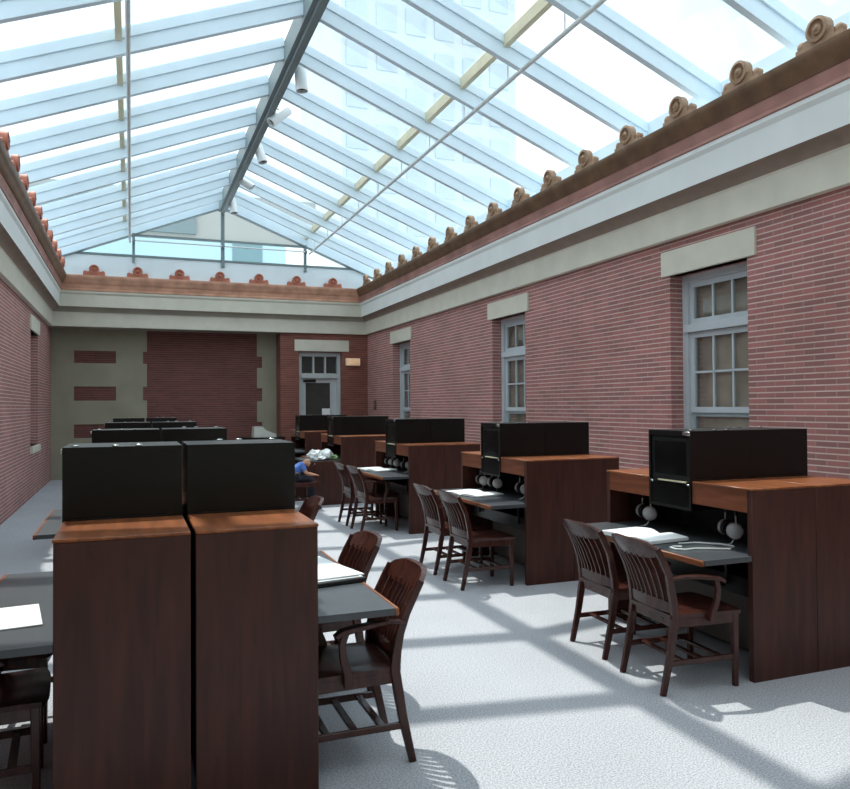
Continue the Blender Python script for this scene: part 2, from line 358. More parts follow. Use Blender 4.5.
for i, (wl, gm, bm_, am, lb) in enumerate([('right', 'bronze', 'pink', 'ochre', 'stone cornice and bronze gutter above the long windowed wall'),
        ('back', 'copper', 'copper', 'terracotta', 'stone cornice and copper gutter above the end wall'),
        ('left', 'bronze', 'pink', 'terracotta', 'shaded stone cornice above the wall opposite the windows'),
        ('front', 'bronze', 'pink', 'ochre', 'stone cornice behind the viewer')]):
    root = structure(empty('trim_%d' % (i+1)), lb, 'cornice')
    cornice_piece(wl, P_FRIEZE).build('frieze', 'stone', root, smooth=False)
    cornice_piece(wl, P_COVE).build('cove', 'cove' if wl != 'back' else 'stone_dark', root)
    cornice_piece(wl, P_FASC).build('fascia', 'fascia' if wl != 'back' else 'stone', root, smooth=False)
    cornice_piece(wl, P_BAND).build('band', bm_, root)
    cornice_piece(wl, P_GUT).build('gutter', gm, root)
    if wl == 'front': continue
    proto = antefix(MB(), None).build('antefix', am, root)
    if wl == 'right': spots = [((XW-.36, 6.43+.875*k, ZG), -math.pi/2) for k in range(-8, 14)]
    elif wl == 'left': spots = [((XL+.36, 6.43+.875*k, ZG), math.pi/2) for k in range(-8, 14)]
    else: spots = [((-.776+.912*k, YB-.36, ZG), 0) for k in range(0, 7)]
    for k, (p, rz) in enumerate(spots):
        o = proto if k == 0 else proto.copy()
        if k: COL.objects.link(o)
        o.parent = root; o.location = p; o.rotation_euler = (0, 0, rz); o.scale = (1.2, 1.1, 1.2)

# ------------------------------------------------------------------ skylight
CURB = .31
sky = structure(empty('ceiling'), 'pitched glass skylight with pale steel rafters over the whole room', 'skylight')
XE0, XE1, YG = XL-.28, XW+.28, YB-CURB
def zu(x): return 6.42 - .395*abs(x-XRG)         # underside of rafters
DEP = .28
mb = MB(); mb.box((XW-.1, YF, ZG), (XW+.5, YB, ZG+.06)); mb.box((XL-.5, YF, ZG), (XL+.1, YB, ZG+.06)); mb.box((XL+.1, YG, ZG), (XW-.1, YB, ZS)); mb.box((XL, YF-.3, ZG), (XW, YF, ZS))
mb.build('curb', 'curb', sky, smooth=False)
mb = MB(); mb.prism([(XRG-.09, YF, 6.30), (XRG+.09, YF, 6.30), (XRG+.09, YF, 6.62), (XRG, YF, 6.70), (XRG-.09, YF, 6.62)], (0, YG-YF, 0))
mb.box((XRG-.03, YF, 6.24), (XRG+.03, YG, 6.30)); mb.build('ridge_beam', 'grey_metal', sky, smooth=False)
RY = [7.82+1.25*k for k in range(-8, 9)]
def rafter(sgn):
    xe = XE1+.05 if sgn > 0 else XE0-.05; xr = XRG+sgn*.09
    mb = MB()
    for (w0, d0, d1) in ((.075, 0, .17), (.12, .17, .28), (.09, .235, .30)):
        poly = [(xr, -w0/2, zu(xr)+d0), (xe, -w0/2, zu(xe)+d0), (xe, -w0/2, zu(xe)+d1), (xr, -w0/2, zu(xr)+d1)]
        mb.prism(poly, (0, w0, 0))
    return mb.build('rafter', 'white_metal', sky, smooth=False)
for sgn in (1, -1):
    pr_ = rafter(sgn)
    for k, y in enumerate(RY):
        o = pr_ if k == 0 else pr_.copy()
        if k: COL.objects.link(o); o.parent = sky
        o.location = (0, y, 0)
    xp = XRG+(2.0 if sgn > 0 else -2.16)
    MB().prism([(xp-.035, YF, zu(xp)+.15), (xp+.035, YF, zu(xp)+.15-.0), (xp+.035, YF, zu(xp)+.29), (xp-.035, YF, zu(xp)+.29)], (0, YG-YF, 0)).build('purlin', 'purlin', sky, smooth=False)
    xe = XE1+.02 if sgn > 0 else XE0-.02
    ys = [YF]+RY+[YG+.1]
    for a, b in zip(ys[:-1], ys[1:]):
        x0 = XRG+sgn*.08
        poly = [(x0, a+.01, zu(x0)+.285), (xe, a+.01, zu(xe)+.285), (xe, a+.01, zu(xe)+.297), (x0, a+.01, zu(x0)+.297)]
        MB().prism(poly, (0, b-a-.02, 0)).build('glass_pane', 'sky_glass', sky, smooth=False)
    # eave cheek
    MB().box((xe-.02, YF, ZG+.06), (xe+.02, YG, zu(xe)+.30)).build('eave_plate', 'white_metal', sky, smooth=False)
# gable window over the end wall
gab = structure(empty('window_1'), 'triangular glazed gable of the skylight above the end wall', 'window')
mb = MB(); mb.box((XL+.35, YG-.02, ZS), (XW-.35, YG+.08, ZS+.05)); mb.build('sill', 'grey_metal', gab, smooth=False)
for sgn in (1, -1):
    xe = XE1 if sgn > 0 else XE0
    MB().prism([(XRG, YG-.05, zu(XRG)-.02), (xe, YG-.05, zu(xe)-.02), (xe, YG-.05, zu(xe)+.30), (XRG, YG-.05, zu(XRG)+.30)], (0, .12, 0)).build('gable_rafter', 'white_metal', gab, smooth=False)
    MB().prism([(XRG, YG-.07, zu(XRG)-.05), (xe, YG-.07, zu(xe)-.05), (xe, YG-.07, zu(xe)-.02), (XRG, YG-.07, zu(XRG)-.02)], (0, .12, 0)).build('edge_trim', 'grey_metal', gab, smooth=False)
boxp('post', (XRG-.04, YG-.05, ZS-.12), (XRG+.04, YG+.05, 6.40), 'grey_metal', gab)
for xp in (XRG-1.98, XRG+1.98): boxp('post', (xp-.03, YG-.05, ZS-.12), (xp+.03, YG+.05, zu(xp)), 'grey_metal', gab)
zt = 5.60; hw = (6.40-zt)/.395
boxp('transom', (XRG-hw, YG-.04, zt-.025), (XRG+hw, YG+.04, zt+.025), 'grey_metal', gab)
MB().prism([(XL+.36, YG+.02, ZS), (XW-.36, YG+.02, ZS), (XRG, YG+.02, zu(XRG))], (0, .012, 0)).build('pane', 'sky_glass', gab, smooth=False)
mb = MB(); mb.prism([(XE0-.3, YF-.1, ZS), (XE1+.3, YF-.1, ZS), (XRG, YF-.1, 6.75)], (0, .1, 0))
structure(mb.build('trim_5', 'curb', smooth=False), 'pale panel closing the skylight behind the viewer', 'gable panel')

# steel tubes hung beneath the glass
def hung_pipe(x, label):
    root = empty('steel_tube', (x, 8, 5.42)); tag(root, label, 'pipe', 'steel tubes under the skylight')
    MB().tube([(0, YF-7.9, 0), (0, YG-8.1, 0)], .026, 12).build('tube', 'steel', root)
    for y in RY[1:]:
        MB().tube([(0, y-8+.06, .02), (0, y-8+.06, zu(x)-5.42+.03)], .009, 6, up=(0, 1, 0)).build('hanger', 'steel', root)
hung_pipe(4.10, 'long steel tube hung under the glass slope nearer the windowed wall')
hung_pipe(-.03, 'long steel tube hung under the glass slope farther from the windows')
root = empty('tie_rod', (XRG, YG-.12, 5.46)); tag(root, 'thin steel rod running across the glazed gable', 'rod')
MB().tube([(-2.0, 0, 0), (2.0, 0, 0)], .018, 8).build('rod', 'steel', root)
for x in (-1.98, 0, 1.98): boxp('clamp', (x-.03, -.02, -.03), (x+.03, .08, .03), 'grey_metal', root)

# spotlights on the ridge
def spotlight(p, tilt, label):
    root = empty('spotlight', (p[0], p[1], p[2]+.06)); root.scale = (1.3, 1.3, 1.15); tag(root, label, 'lamp', 'spotlights along the ridge')
    ax = Vector(tilt).normalized()
    MB().lathe([(.02, .17), (.062, .165), (.066, .15), (.066, -.15), (.058, -.15), (.058, -.10), (0, -.10)], (0, 0, 0), tuple(-ax*-1 if False else -ax), 18).build('can', 'spot_white', root)
    MB().lathe([(.056, -.002), (.056, .002)], tuple(ax*.105), tuple(-ax), 18).build('lens', 'dark_hole', root)
    MB().tube([(-.10, 0, .16), (-.05, 0, .12), tuple(-ax*.10)], .012, 8, up=(0, 1, 0)).build('bracket', 'spot_white', root)
for p, t, lb in [((2.24, 10.6, 6.22), (.05, -.05, -1), 'white can spotlight hanging straight down, nearest along the ridge'),
        ((2.20, 12.1, 6.22), (-.75, -.1, -.75), 'white can spotlight tilted steeply, second nearest along the ridge'),
        ((2.20, 14.0, 6.22), (.25, -.2, -1), 'white can spotlight tilted slightly, third along the ridge'),
        ((2.18, 15.9, 6.22), (.8, -.2, -.6), 'white can spotlight tilted toward the brick windows, fourth along the ridge'),
        ((2.18, 17.8, 6.20), (.1, -.2, -1), 'white can spotlight nearest the glazed gable')]:
    spotlight(p, t, lb)

# ------------------------------------------------------------------ windows in the side walls
def side_window(name, y0, y1, side, label):
    # local: x into the wall, y along the wall 0..w, z world height
    wdt = y1-y0
    root = structure(empty(name, (XW if side > 0 else XL, y0 if side > 0 else y1, 0), 0 if side > 0 else math.pi), label, 'window')
    f = MB(); X0, X1 = .17, .30; za, zb = ZO0, ZO1
    f.box((X0, 0, za), (X1, .085, zb)); f.box((X0, wdt-.085, za), (X1, wdt, zb)); f.box((X0, .085, zb-.075), (X1, wdt-.085, zb)); f.box((X0, .085, za), (X1, wdt-.085, za+.06))
    f.box((X0-.02, .03, 2.46), (X0-.001, wdt-.03, 2.55), .004); f.box((X0+.001, .085, 2.465), (X1, wdt-.085, 2.545)); f.build('frame', 'frame', root, smooth=False)
    s = MB(); A, B = .085, wdt-.085
    def sash(z0, z1, nx, nz, st=.062, x0=.205, x1=.25):
        s.box((x0, A, z0), (x1, A+st, z1)); s.box((x0, B-st, z0), (x1, B, z1)); s.box((x0, A+st, z0), (x1, B-st, z0+st)); s.box((x0, A+st, z1-st), (x1, B-st, z1))
        for i in range(1, nx):
            y = A+st+(B-A-2*st)*i/nx; s.box((x0+.008, y-.012, z0+st), (x1-.005, y+.012, z1-st))
        for j in range(1, nz):
            z = z0+st+(z1-z0-2*st)*j/nz; s.box((x0+.008, A+st, z-.012), (x1-.005, B-st, z+.012))
    sash(2.55, zb-.075, 3, 1); sash(1.56, 2.46, 3, 2); sash(za+.06, 1.56, 1, 1, .045, .23, .27)
    s.build('sash', 'frame', root, smooth=False)
    boxp('glass_pane', (.226, A+.02, za+.08), (.232, B-.02, zb-.08), 'win_glass', root)
    boxp('blind', (.275, A-.0, za+.07), (.28, B, zb-.08), 'blind', root)
    MB().box((-.03, -.125, ZO1-.0), (.12, wdt+.125, 3.386), .006).build('lintel', 'stone', root)
    MB().box((-.05, -.06, za-.13), (.2, wdt+.06, za), .006).build('sill', 'stone', root)
for i, ((a, b), lb) in enumerate(zip(OPEN, ('nearest', 'middle', 'farthest'))):
    side_window('window_%d' % (i+2), a, b, 1, '%s tall sash window under a stone lintel in the long brick wall' % lb)
for i, (a, b) in enumerate(OPEN[1:]):
    side_window('window_%d' % (i+5), a, b, -1, '%s sash window in the shaded wall opposite' % ('nearer', 'farther')[i])

# door in the end wall
door = structure(empty('door_1', (DX0, YB, 0)), 'grey glazed door with three-light transom in the end wall', 'door')
dw = DX1-DX0; f = MB(); y0, y1 = .12, .28
f.box((0, y0, 0), (.09, y1, DZ)); f.box((dw-.09, y0, 0), (dw, y1, DZ)); f.box((.09, y0, DZ-.1), (dw-.09, y1, DZ)); f.box((.09, y0-.02, 2.38), (dw-.09, y1, 2.50))
for i in (1, 2): f.box((.09+(dw-.18)*i/3-.02, y0, 2.50), (.09+(dw-.18)*i/3+.02, y1-.05, DZ-.1))
f.build('frame', 'frame_back', door, smooth=False)
l = MB(); A, B = .09, dw-.09
l.box((A, .17, 0), (A+.11, .22, 2.38)); l.box((B-.17, .17, 0), (B, .22, 2.38)); l.box((A+.11, .17, 2.26), (B-.17, .22, 2.38)); l.box((A+.11, .17, 0), (B-.17, .22, .9))
l.build('leaf', 'frame_back', door, smooth=False)
boxp('glass_pane', (A+.08, .19, .88), (B-.1, .2, 2.28), 'door_glass', door)
boxp('glass_pane', (A, .22, 2.5), (B, .23, DZ-.1), 'door_glass', door)
MB().box((A+.04, .10, 2.28), (A+.36, .17, 2.34), .008).build('door_closer', 'black', door)
MB().tube([(B-.08, .17, 1.05), (B-.08, .11, 1.05), (B-.2, .11, 1.05)], .012, 8).build('door_handle', 'chrome', door)
MB().box((-.115, -.03, 3.05), (dw+.19, .15, 3.335), .006).build('lintel', 'stone', door)
pn = MB().box((4.533, YB+.155, 1.441), (4.739, YB+.168, 1.607)).build('paper_notice', 'paper'); tag(pn, 'small white paper notice taped on the grey door', 'notice')
wl_ = empty('wall_lamp', (5.30, YB, 2.79)); tag(wl_, 'small glowing amber wall lamp beside the grey door', 'lamp')
MB().box((-.19, -.03, -.10), (.19, 0, .10), .006).build('back_plate', 'machine', wl_); MB().box((-.175, -.10, -.085), (.175, -.03, .09), .015, 2).build('diffuser', 'lamp_glow', wl_)
ab = empty('alarm_box', (XW, 18.22, 1.69)); tag(ab, 'small dark wall box on the brick in the far corner', 'alarm box')
MB().box((-.05, -.07, -.12), (0, .07, .12), .01).build('body', 'bronze', ab); MB().box((-.06, -.04, -.03), (-.05, .04, .03)).build('lever', 'pink', ab)

# ------------------------------------------------------------------ study carrels
LC, WH, ZT = 1.48, .505, 1.146
def make_carrel():
    r = empty('study_carrel')
    for y in (0, LC-.04): MB().box((0, y, 0), (WH, y+.04, 1.133), .002).build('end_panel', 'mahogany', r)
    for a, b in ((0, .515), (.957, LC)):
        MB().box((-.004, a-(.002 if a == 0 else 0), 1.133), (WH, b+(.002 if b == LC else 0), ZT), .003).build('shelf_top', 'cherry', r)
        MB().box((.0, a+.04 if a == 0 else a, 1.0), (.028, b-.04 if b == LC else b, 1.133)).build('fascia', 'fascia_wood', r)
    for a, b in ((.04, .515), (.957, LC-.04)): boxp('back_panel', (.46, a, 0), (.485, b, 1.11), 'black_top', r)
    boxp('back_panel', (.46, .515, 0), (.485, .957, .945), 'black_top', r)
    MB().box((-.352, .005, .715), (-.002, LC-.005, .746)).box((-.002, .042, .715), (.458, LC-.042, .746)).build('desk_top', 'laminate', r)
    MB().box((-.372, .005, .712), (-.352, LC-.005, .747), .004).build('edge_strip', 'cherry', r)
    boxp('kick_panel', (.36, .04, .03), (.375, LC-.04, .44), 'greypanel', r)
    MB().box((.10, .05, .46), (.455, LC-.05, .58), .006).build('equipment_shelf', 'black', r)
    for y in (.30, LC-.30): MB().bar([(-.20, y, .713), (.08, y, .70), (.08, y, .52)], .025, .02, up=(0, 1, 0)).build('bracket', 'black', r)
    for y in (.40, 1.05): MB().tube([(.462, y, 1.0), (.40, y, 1.0), (.385, y, 1.015)], .005, 6).build('hook', 'black', r)
    return r
def make_cabinet():
    # a black housing with a sunk screen and a lower player slot; sits in the gap between the shelf tops
    r = empty('monitor_cabinet'); a, b = .520, .952; z0, z1 = .95, 1.474; t = .018
    m = MB(); m.box((-.02, a, z0), (.49, a+t, z1)); m.box((-.02, b-t, z0), (.49, b, z1)); m.box((-.02, a+t, z1-t), (.472, b-t, z1)); m.box((-.02, a+t, z0), (.472, b-t, z0+t)); m.box((.472, a+t, z0), (.49, b-t, z1))
    m.box((-.014, a+t, 1.12), (.40, b-t, 1.135)); m.box((-.019, a+t, 1.435), (-.006, b-t, z1-t))
    m.build('housing', 'black', r, smooth=False)
    MB().box((-.008, a+t, 1.137), (.06, b-t, 1.434), .006).build('bezel', 'black_top', r)
    # gently bulged screen
    L = []
    for j in range(7):
        z = 1.175+.225*j/6; L.append([(-.0095-.008*(1-((i-3)/3.4)**2)*(1-((j-3)/3.4)**2), a+.055+(b-a-.11)*i/6, z) for i in range(7)])
    bm_ = MB(); V = [[bm_.bm.verts.new(p) for p in row] for row in L]
    for j in range(6):
        for i in range(6): bm_.face([V[j][i], V[j][i+1], V[j+1][i+1], V[j+1][i]])
    bm_.build('screen', 'screen', r)
    MB().box((-.016, a+t, z0+t), (.0, b-t, 1.12)).build('lower_door', 'screen', r)
    MB().box((-.022, a+.05, 1.128), (.0, b-.10, 1.136)).build('label_ledge', 'purlin', r)
    for y in (a+.03, b-.03): MB().box((-.024, y-.016, 1.112), (-.018, y+.016, 1.122), .002).build('latch', 'chrome', r)
    for x, y in ((.03, a+.05), (.20, a+.02), (.30, a+.02)): MB().box((x-.015, y-.01, z1), (x+.015, y+.01, z1+.008), .002).build('latch', 'chrome', r)
    MB().box((-.028, a+.0, z1-.03), (-.02, a+.07, z1-.005), .002).build('latch', 'chrome', r)
    for y in (a-.012, b): boxp('flange', (.0, y, ZT), (.44, y+.012, ZT+.008), 'black', r)
    return r
pc, pm = make_carrel(), make_cabinet(); used = {'c': False}
def place_carrel(x, y, face, lc, lm):
    for pr_, lab, cat, grp in ((pc, lc, 'carrel', 'study carrels'), (pm, lm, 'monitor', 'black monitor cabinets on the carrels')):
        o = pr_ if not used['c'] else copy_tree(pr_)
        dx = .012 if pr_ is pm else 0
        if face < 0: o.location = (x+dx, y, 0); o.rotation_euler = (0, 0, 0)
        else: o.location = (x-dx, y+LC, 0); o.rotation_euler = (0, 0, math.pi)
        tag(o, lab, cat, grp)
    used['c'] = True
RIGHT = [(3.435, 3.53), (3.38, 6.20), (3.345, 9.26), (3.32, 12.58), (3.31, 15.40)]
LEFT = [(.75, 3.241), (.745, 6.082), (.745, 9.302), (.745, 13.641)]
ordr = ['nearest', 'second', 'third', 'fourth', 'farthest']
for i, (x, y) in enumerate(RIGHT):
    n = ordr[i]+('' if i in (0, 4) else ' from the viewer')
    place_carrel(x, y, -1, 'wooden carrel facing the aisle, %s in the row by the windows' % n, 'black monitor cabinet over an aisle desk, %s by the windows' % n)
    place_carrel(x+1.013, y, 1, 'carrel turned to the brick window wall, %s in its row' % n, 'black monitor cabinet turned to the window wall, %s in its row' % n)
ordl = ['nearest', 'second', 'third', 'farthest']
for i, (x, y) in enumerate(LEFT):
    n = ordl[i]+('' if i in (0, 3) else ' from the viewer')
    place_carrel(x, y, 1, 'wooden carrel facing the aisle, %s across from the windows' % n, 'black monitor cabinet on the aisle side, %s across from the windows' % n)
    place_carrel(x-1.03, y, -1, 'wooden carrel turned from the aisle, %s across from the windows' % n, 'black monitor cabinet away from the aisle, %s across from the windows' % n)
# the fourth carrel by the windows has a closed desk end
sdk = empty('side_desk', (2.72, 12.56, 0)); tag(sdk, 'small dark side desk under the white plastic bags, closed at its end', 'desk')
MB().box((0, 0, .712), (.225, 1.0, .746), .003).build('desk_top', 'laminate', sdk); MB().box((.005, -.012, 0), (.60, .014, .735), .003).build('end_panel', 'mahogany', sdk); MB().box((.005, .97, 0), (.22, .995, .712), .003).build('end_panel', 'mahogany', sdk)

# ------------------------------------------------------------------ chairs
def xb(z):    # back profile of a chair: x of the rear post at height z
    P = [(-.085, 0), (-.035, .22), (0, .43), (-.012, .56), (-.05, .69), (-.10, .79), (-.145, .87)]
    for (x0, z0), (x1, z1) in zip(P[:-1], P[1:]):
        if z <= z1: return x0+(x1-x0)*(z-z0)/(z1-z0)
    return P[-1][0]
def make_chair(arms):
    r = empty('slat_back_chair'); W = .205
    for s in (-1, 1):
        pts = [(xb(z), s*(W+.012*(z > .6)), z) for z in (0, .11, .22, .33, .43, .52, .60, .69, .77, .835)]
        MB().bar(pts, .030, .044, up=(1, 0, 0), scales=[.78, .86, .95, 1.02, 1.06, 1, .95, .9, .86, .8]).build('rear_leg', 'chair_wood', r)
    # bowed crest rail
    N, Kz = 12, 5; m = MB(); loops = []
    for i in range(N+1):
        u = -1+2*i/N; y = u*.228; bow = -.045*(1-u*u); ztop = .875-.045*abs(u)**5; zbot = .778-.012*(1-u*u)+.02*abs(u)**6
        th = .014
        row = []
        for k in range(Kz+1): z = zbot+(ztop-zbot)*k/Kz; row.append((xb(z)+bow-th-.004*math.sin(math.pi*k/Kz), y, z))
        for k in range(Kz, -1, -1): z = zbot+(ztop-zbot)*k/Kz; row.append((xb(z)+bow+th, y, z))
        loops.append(row)
    m.loft(loops).build('crest_rail', 'chair_wood', r)
    m = MB(); loops = []
    for i in range(N+1):
        u = -1+2*i/N; y = u*.20; bow = -.022*(1-u*u)
        loops.append([(xb(.47)+bow-.013, y, .455), (xb(.53)+bow-.013, y, .515+.012*(1-u*u)), (xb(.53)+bow+.013, y, .515+.012*(1-u*u)), (xb(.47)+bow+.013, y, .455)])
    m.loft(loops).build('lower_rail', 'chair_wood', r)
    for k in range(7):
        u = (-3+k)/3*.74; y = u*.215; bw0, bw1 = -.022*(1-u*u), -.045*(1-u*u)
        pts = []
        for q in range(7):
            t = q/6; z = .52+t*(.784-.52); pts.append((xb(z)+bw0+(bw1-bw0)*t, y*(.92+.08*t), z))
        MB().bar(pts, .012, .033, up=(1, 0, 0)).build('slat', 'chair_wood', r)
    # saddle seat
    m = MB(); n = 10; top, bot = [], []
    for i in range(n+1):
        x = -.03+.49*i/n; ru = i/n; hw = .205+.03*ru
        rowt, rowb = [], []
        for j in range(n+1):
            v = -1+2*j/n
            cx = x + (-.028*(abs(v)**4) if i == n else 0)
            edge = .010*(max(abs(v)**10, abs(2*ru-1)**10))
            dish = -.014*(1-v*v)*math.sin(math.pi*min(1, ru*1.15))**.8 if ru*1.15 < 1 else 0
            rowt.append((cx, v*hw, .458+dish-edge+.004*math.exp(-(v/.18)**2)*max(0, ru-.5)*2)); rowb.append((cx, v*hw*.985, .424))
        top.append(rowt); bot.append(rowb)
    T = [[m.bm.verts.new(p) for p in rr] for rr in top]; Bv = [[m.bm.verts.new(p) for p in rr] for rr in bot]
    for i in range(n):
        for j in range(n):
            m.face([T[i][j], T[i][j+1], T[i+1][j+1], T[i+1][j]]); m.face([Bv[i][j], Bv[i+1][j], Bv[i+1][j+1], Bv[i][j+1]])
    for k in range(n):
        m.face([T[k][0], T[k+1][0], Bv[k+1][0], Bv[k][0]]); m.face([T[k][n], Bv[k][n], Bv[k+1][n], T[k+1][n]])
        m.face([T[0][k], Bv[0][k], Bv[0][k+1], T[0][k+1]]); m.face([T[n][k], T[n][k+1], Bv[n][k+1], Bv[n][k]])
    m.build('seat', 'chair_wood', r)
    m = MB()
    for s in (-1, 1): m.bar([(-.0, s*.195, .398), (.40, s*.208, .398)], .022, .052)
    m.bar([(.41, -.20, .398), (.41, .20, .398)], .022, .052); m.bar([(0, -.195, .398), (0, .195, .398)], .022, .052)
    m.build('seat_frame', 'chair_wood', r)
    for s in (-1, 1):
        MB().bar([(.412, s*.205, 0), (.41, s*.206, .2), (.408, s*.205, .424)], .038, .038, up=(1, 0, 0), scales=[.78, .9, 1.05]).build('front_leg', 'chair_wood', r)
        MB().bar([(xb(.17), s*.205, .175), (.41, s*.205, .175)], .02, .03).build('stretcher', 'chair_wood', r)
    for x, z in ((.06, .178), (.19, .178), (.32, .178)): MB().bar([(x, -.20, z), (x, .20, z)], .034, .016).build('stretcher', 'chair_wood', r)
    if arms:
        for s in (-1, 1):
            MB().bar([(xb(.655), s*.218, .655), (.04, s*.235, .668), (.12, s*.250, .666), (.20, s*.256, .658), (.262, s*.256, .648), (.292, s*.256, .630), (.288, s*.256, .606)], .046, .022,
                     scales=[.7, .8, .95, 1.08, 1.1, 1.0, .7]).build('arm', 'chair_wood', r)
            MB().bar([(.245, s*.252, .645), (.262, s*.250, .59), (.255, s*.246, .52), (.235, s*.238, .46), (.228, s*.232, .40)], .026, .036, up=(1, 0, 0), scales=[.9, .85, .9, 1.1, 1.2]).build('arm_support', 'chair_wood', r)
    return r
CH = {}
def place_chair(x, y, face, arms, label, tw=0.0):
    if arms not in CH: CH[arms] = make_chair(arms); o = CH[arms]
    else: o = copy_tree(CH[arms])
    o.location = (x, y, 0); o.rotation_euler = (0, 0, (0 if face > 0 else math.pi)+R_(tw))
    return tag(o, label, 'chair', 'dark wooden slat-back chairs')
place_chair(1.135, 3.56, -1, True, 'dark wooden armchair standing at the nearest desk across the aisle from the windows')
place_chair(1.20, 4.47, -1, True, 'orange-lit wooden chair just beyond the nearest armchair, at the same desk', 3)
place_chair(1.33, 6.46, -1, False, 'wooden chair with only its top showing, second carrel across from the windows')
place_chair(2.955, 4.42, 1, False, 'dark chair at the nearest window-row desk, the one beside the carrel gap', -2)
place_chair(2.905, 3.77, 1, True, 'dark armchair nearest the viewer at the nearest desk of the window row', -3)
place_chair(2.85, 7.14, 1, True, 'dark armchair farther in at the second window-row desk')
place_chair(2.845, 6.47, 1, False, 'dark armless chair with red-lit seat at the second window-row desk')
place_chair(2.86, 10.45, 1, False, 'dark chair farther in at the third window-row desk')
place_chair(2.87, 9.80, 1, True, 'dark chair nearer the viewer at the third window-row desk', 2)
pch = place_chair(2.36, 12.22, 1, False, 'dark wooden chair that the person in blue is sitting on')
place_chair(2.70, 16.5, 1, False, 'dark chair at the farthest window-row desk')
place_chair(-.79, 3.70, 1, True, 'dark armchair nearest the viewer at the nearest desk away from the aisle', 4)
place_chair(-.80, 4.45, 1, True, 'dark armchair farther in at the nearest desk away from the aisle', -4)

# ------------------------------------------------------------------ headphones, binders, cords
def make_headphones():
    r = empty('headphones'); m = MB(); pts = []
    for i in range(17):
        a = math.pi*i/16; pts.append((0, .078*math.cos(a), -.07+.07*math.sin(a)+.0))
    m.bar(pts, .022, .007, up=(1, 0, 0)).build('headband', 'hp_pad', r)
    for s in (-1, 1):
        MB().bar([(0, s*.078, -.07), (0, s*.082, -.12), (0, s*.080, -.15)], .012, .006, up=(1, 0, 0)).build('yoke', 'hp_grey', r)
        e = MB().lathe([(0, .036), (.024, .035), (.042, .025), (.048, .008), (.048, 0), (0, 0)], (0, s*.066, -.155), (-.35, s*1, .05), 18).build('earcup', 'hp_grey', r)
        MB().lathe([(.042, 0), (.046, -.008), (.040, -.022), (.016, -.022), (.012, -.01), (0, -.01)], (0, s*.066, -.155), (-.35, s*1, .05), 18).build('ear_cushion', 'hp_pad', e)
    MB().tube([(0, -.07, -.19), (-.02, -.06, -.23), (-.05, -.02, -.248), (-.10, -.05, -.2495), (-.16, -.10, -.2495), (-.12, -.16, -.2495), (-.05, -.19, -.2495)], .0035, 6).build('cord', 'cord', r)
    return r
hp0 = None
def headphones(x, y, rz, label):
    global hp0
    if hp0 is None: hp0 = make_headphones(); o = hp0
    else: o = copy_tree(hp0)
    o.location = (x, y, 1.02); o.scale = (1.12, 1.12, 1.12); o.rotation_euler = (0, 0, R_(rz)); tag(o, label, 'headphones', 'headphones hanging in the carrels')
for (ci, off, rz, lb) in [(0, .36, -22, 'silver headphones hanging on the viewer side of the nearest window-row carrel'), (0, 1.22, -18, 'silver headphones hanging on the far side of the nearest window-row carrel'),
        (1, .38, -8, 'silver headphones hanging nearest the end panel of the second window-row carrel'), (1, .99, -4, 'middle silver headphones in the second window-row carrel'), (1, 1.30, -10, 'silver headphones farthest in at the second window-row carrel'),
        (2, .26, 0, 'silver headphones beside the end panel of the third window-row carrel'), (2, .58, 6, 'silver headphones second from the end panel of the third window-row carrel'),
        (2, 1.05, -2, 'silver headphones second from the far end of the third window-row carrel'), (2, 1.30, 3, 'silver headphones at the far end of the third window-row carrel')]:
    x, y = RIGHT[ci]; headphones(x+.17, y+off, rz, lb)

def make_binder(wx, wy, thick):
    r = empty('open_binder'); hx, hy = wx/2, wy/2
    MB().box((-hx-.008, -hy-.008, 0), (hx+.008, hy+.008, .004), .001).build('cover', 'folder', r)
    for s in (-1, 1):
        m = MB(); loops = []
        for i in range(9):
            t = i/8; z = .006+thick*(math.sin(min(1, t*2.2)*math.pi/2)*.9-.55*t*t*.7)
            loops.append([(-hx, s*t*hy, .004), (hx, s*t*hy, .004), (hx, s*t*hy, max(.007, z)), (-hx, s*t*hy, max(.007, z))])
        m.loft(loops).build('page_block', 'page' if s > 0 else 'paper', r)
    return r
def put(o, x, y, z, rz, label, cat, group=None):
    o.location = (x, y, z); o.rotation_euler = (0, 0, R_(rz)); return tag(o, label, cat, group)
G = 'open binders on the desks'
ZD = .747
put(make_binder(.34, .50, .034), 3.25, 4.33, ZD, 6, 'large open white binder with blue print on the nearest window-row desk', 'binder', G)
put(make_binder(.34, .56, .022), 3.26, 7.12, ZD, 14, 'open white binder on the second window-row desk', 'binder', G)
put(make_binder(.34, .60, .028), 3.23, 10.35, ZD, 16, 'open white binder on the third window-row desk', 'binder', G)
fo = empty('paper_stack'); m = MB(); m.box((-.17, -.30, 0), (.17, .30, .022), .004).build('folder', 'folder', fo)
for k, (dx, dy, rr) in enumerate(((0, .0, 0), (.01, .02, 2.5), (-.006, .015, -1.5))):
    o = MB().box((-.155, -.285, .0225+.005*k), (.155, .27, .0272+.005*k), .001).build('sheet_bundle', 'paper', fo); o.rotation_euler = (0, 0, R_(rr)); o.location = (dx, dy, 0)
put(fo, .915, 4.06, ZD, 10, 'stack of white sheets on a black folder, nearest desk across the aisle', 'papers')
ps = MB().box((-.13, -.19, 0), (.13, .19, .006), .001).build('paper_sheets', 'paper'); put(ps, -.50, 3.72, ZD, 8, 'white sheets on the desk turned away from the aisle', 'papers')
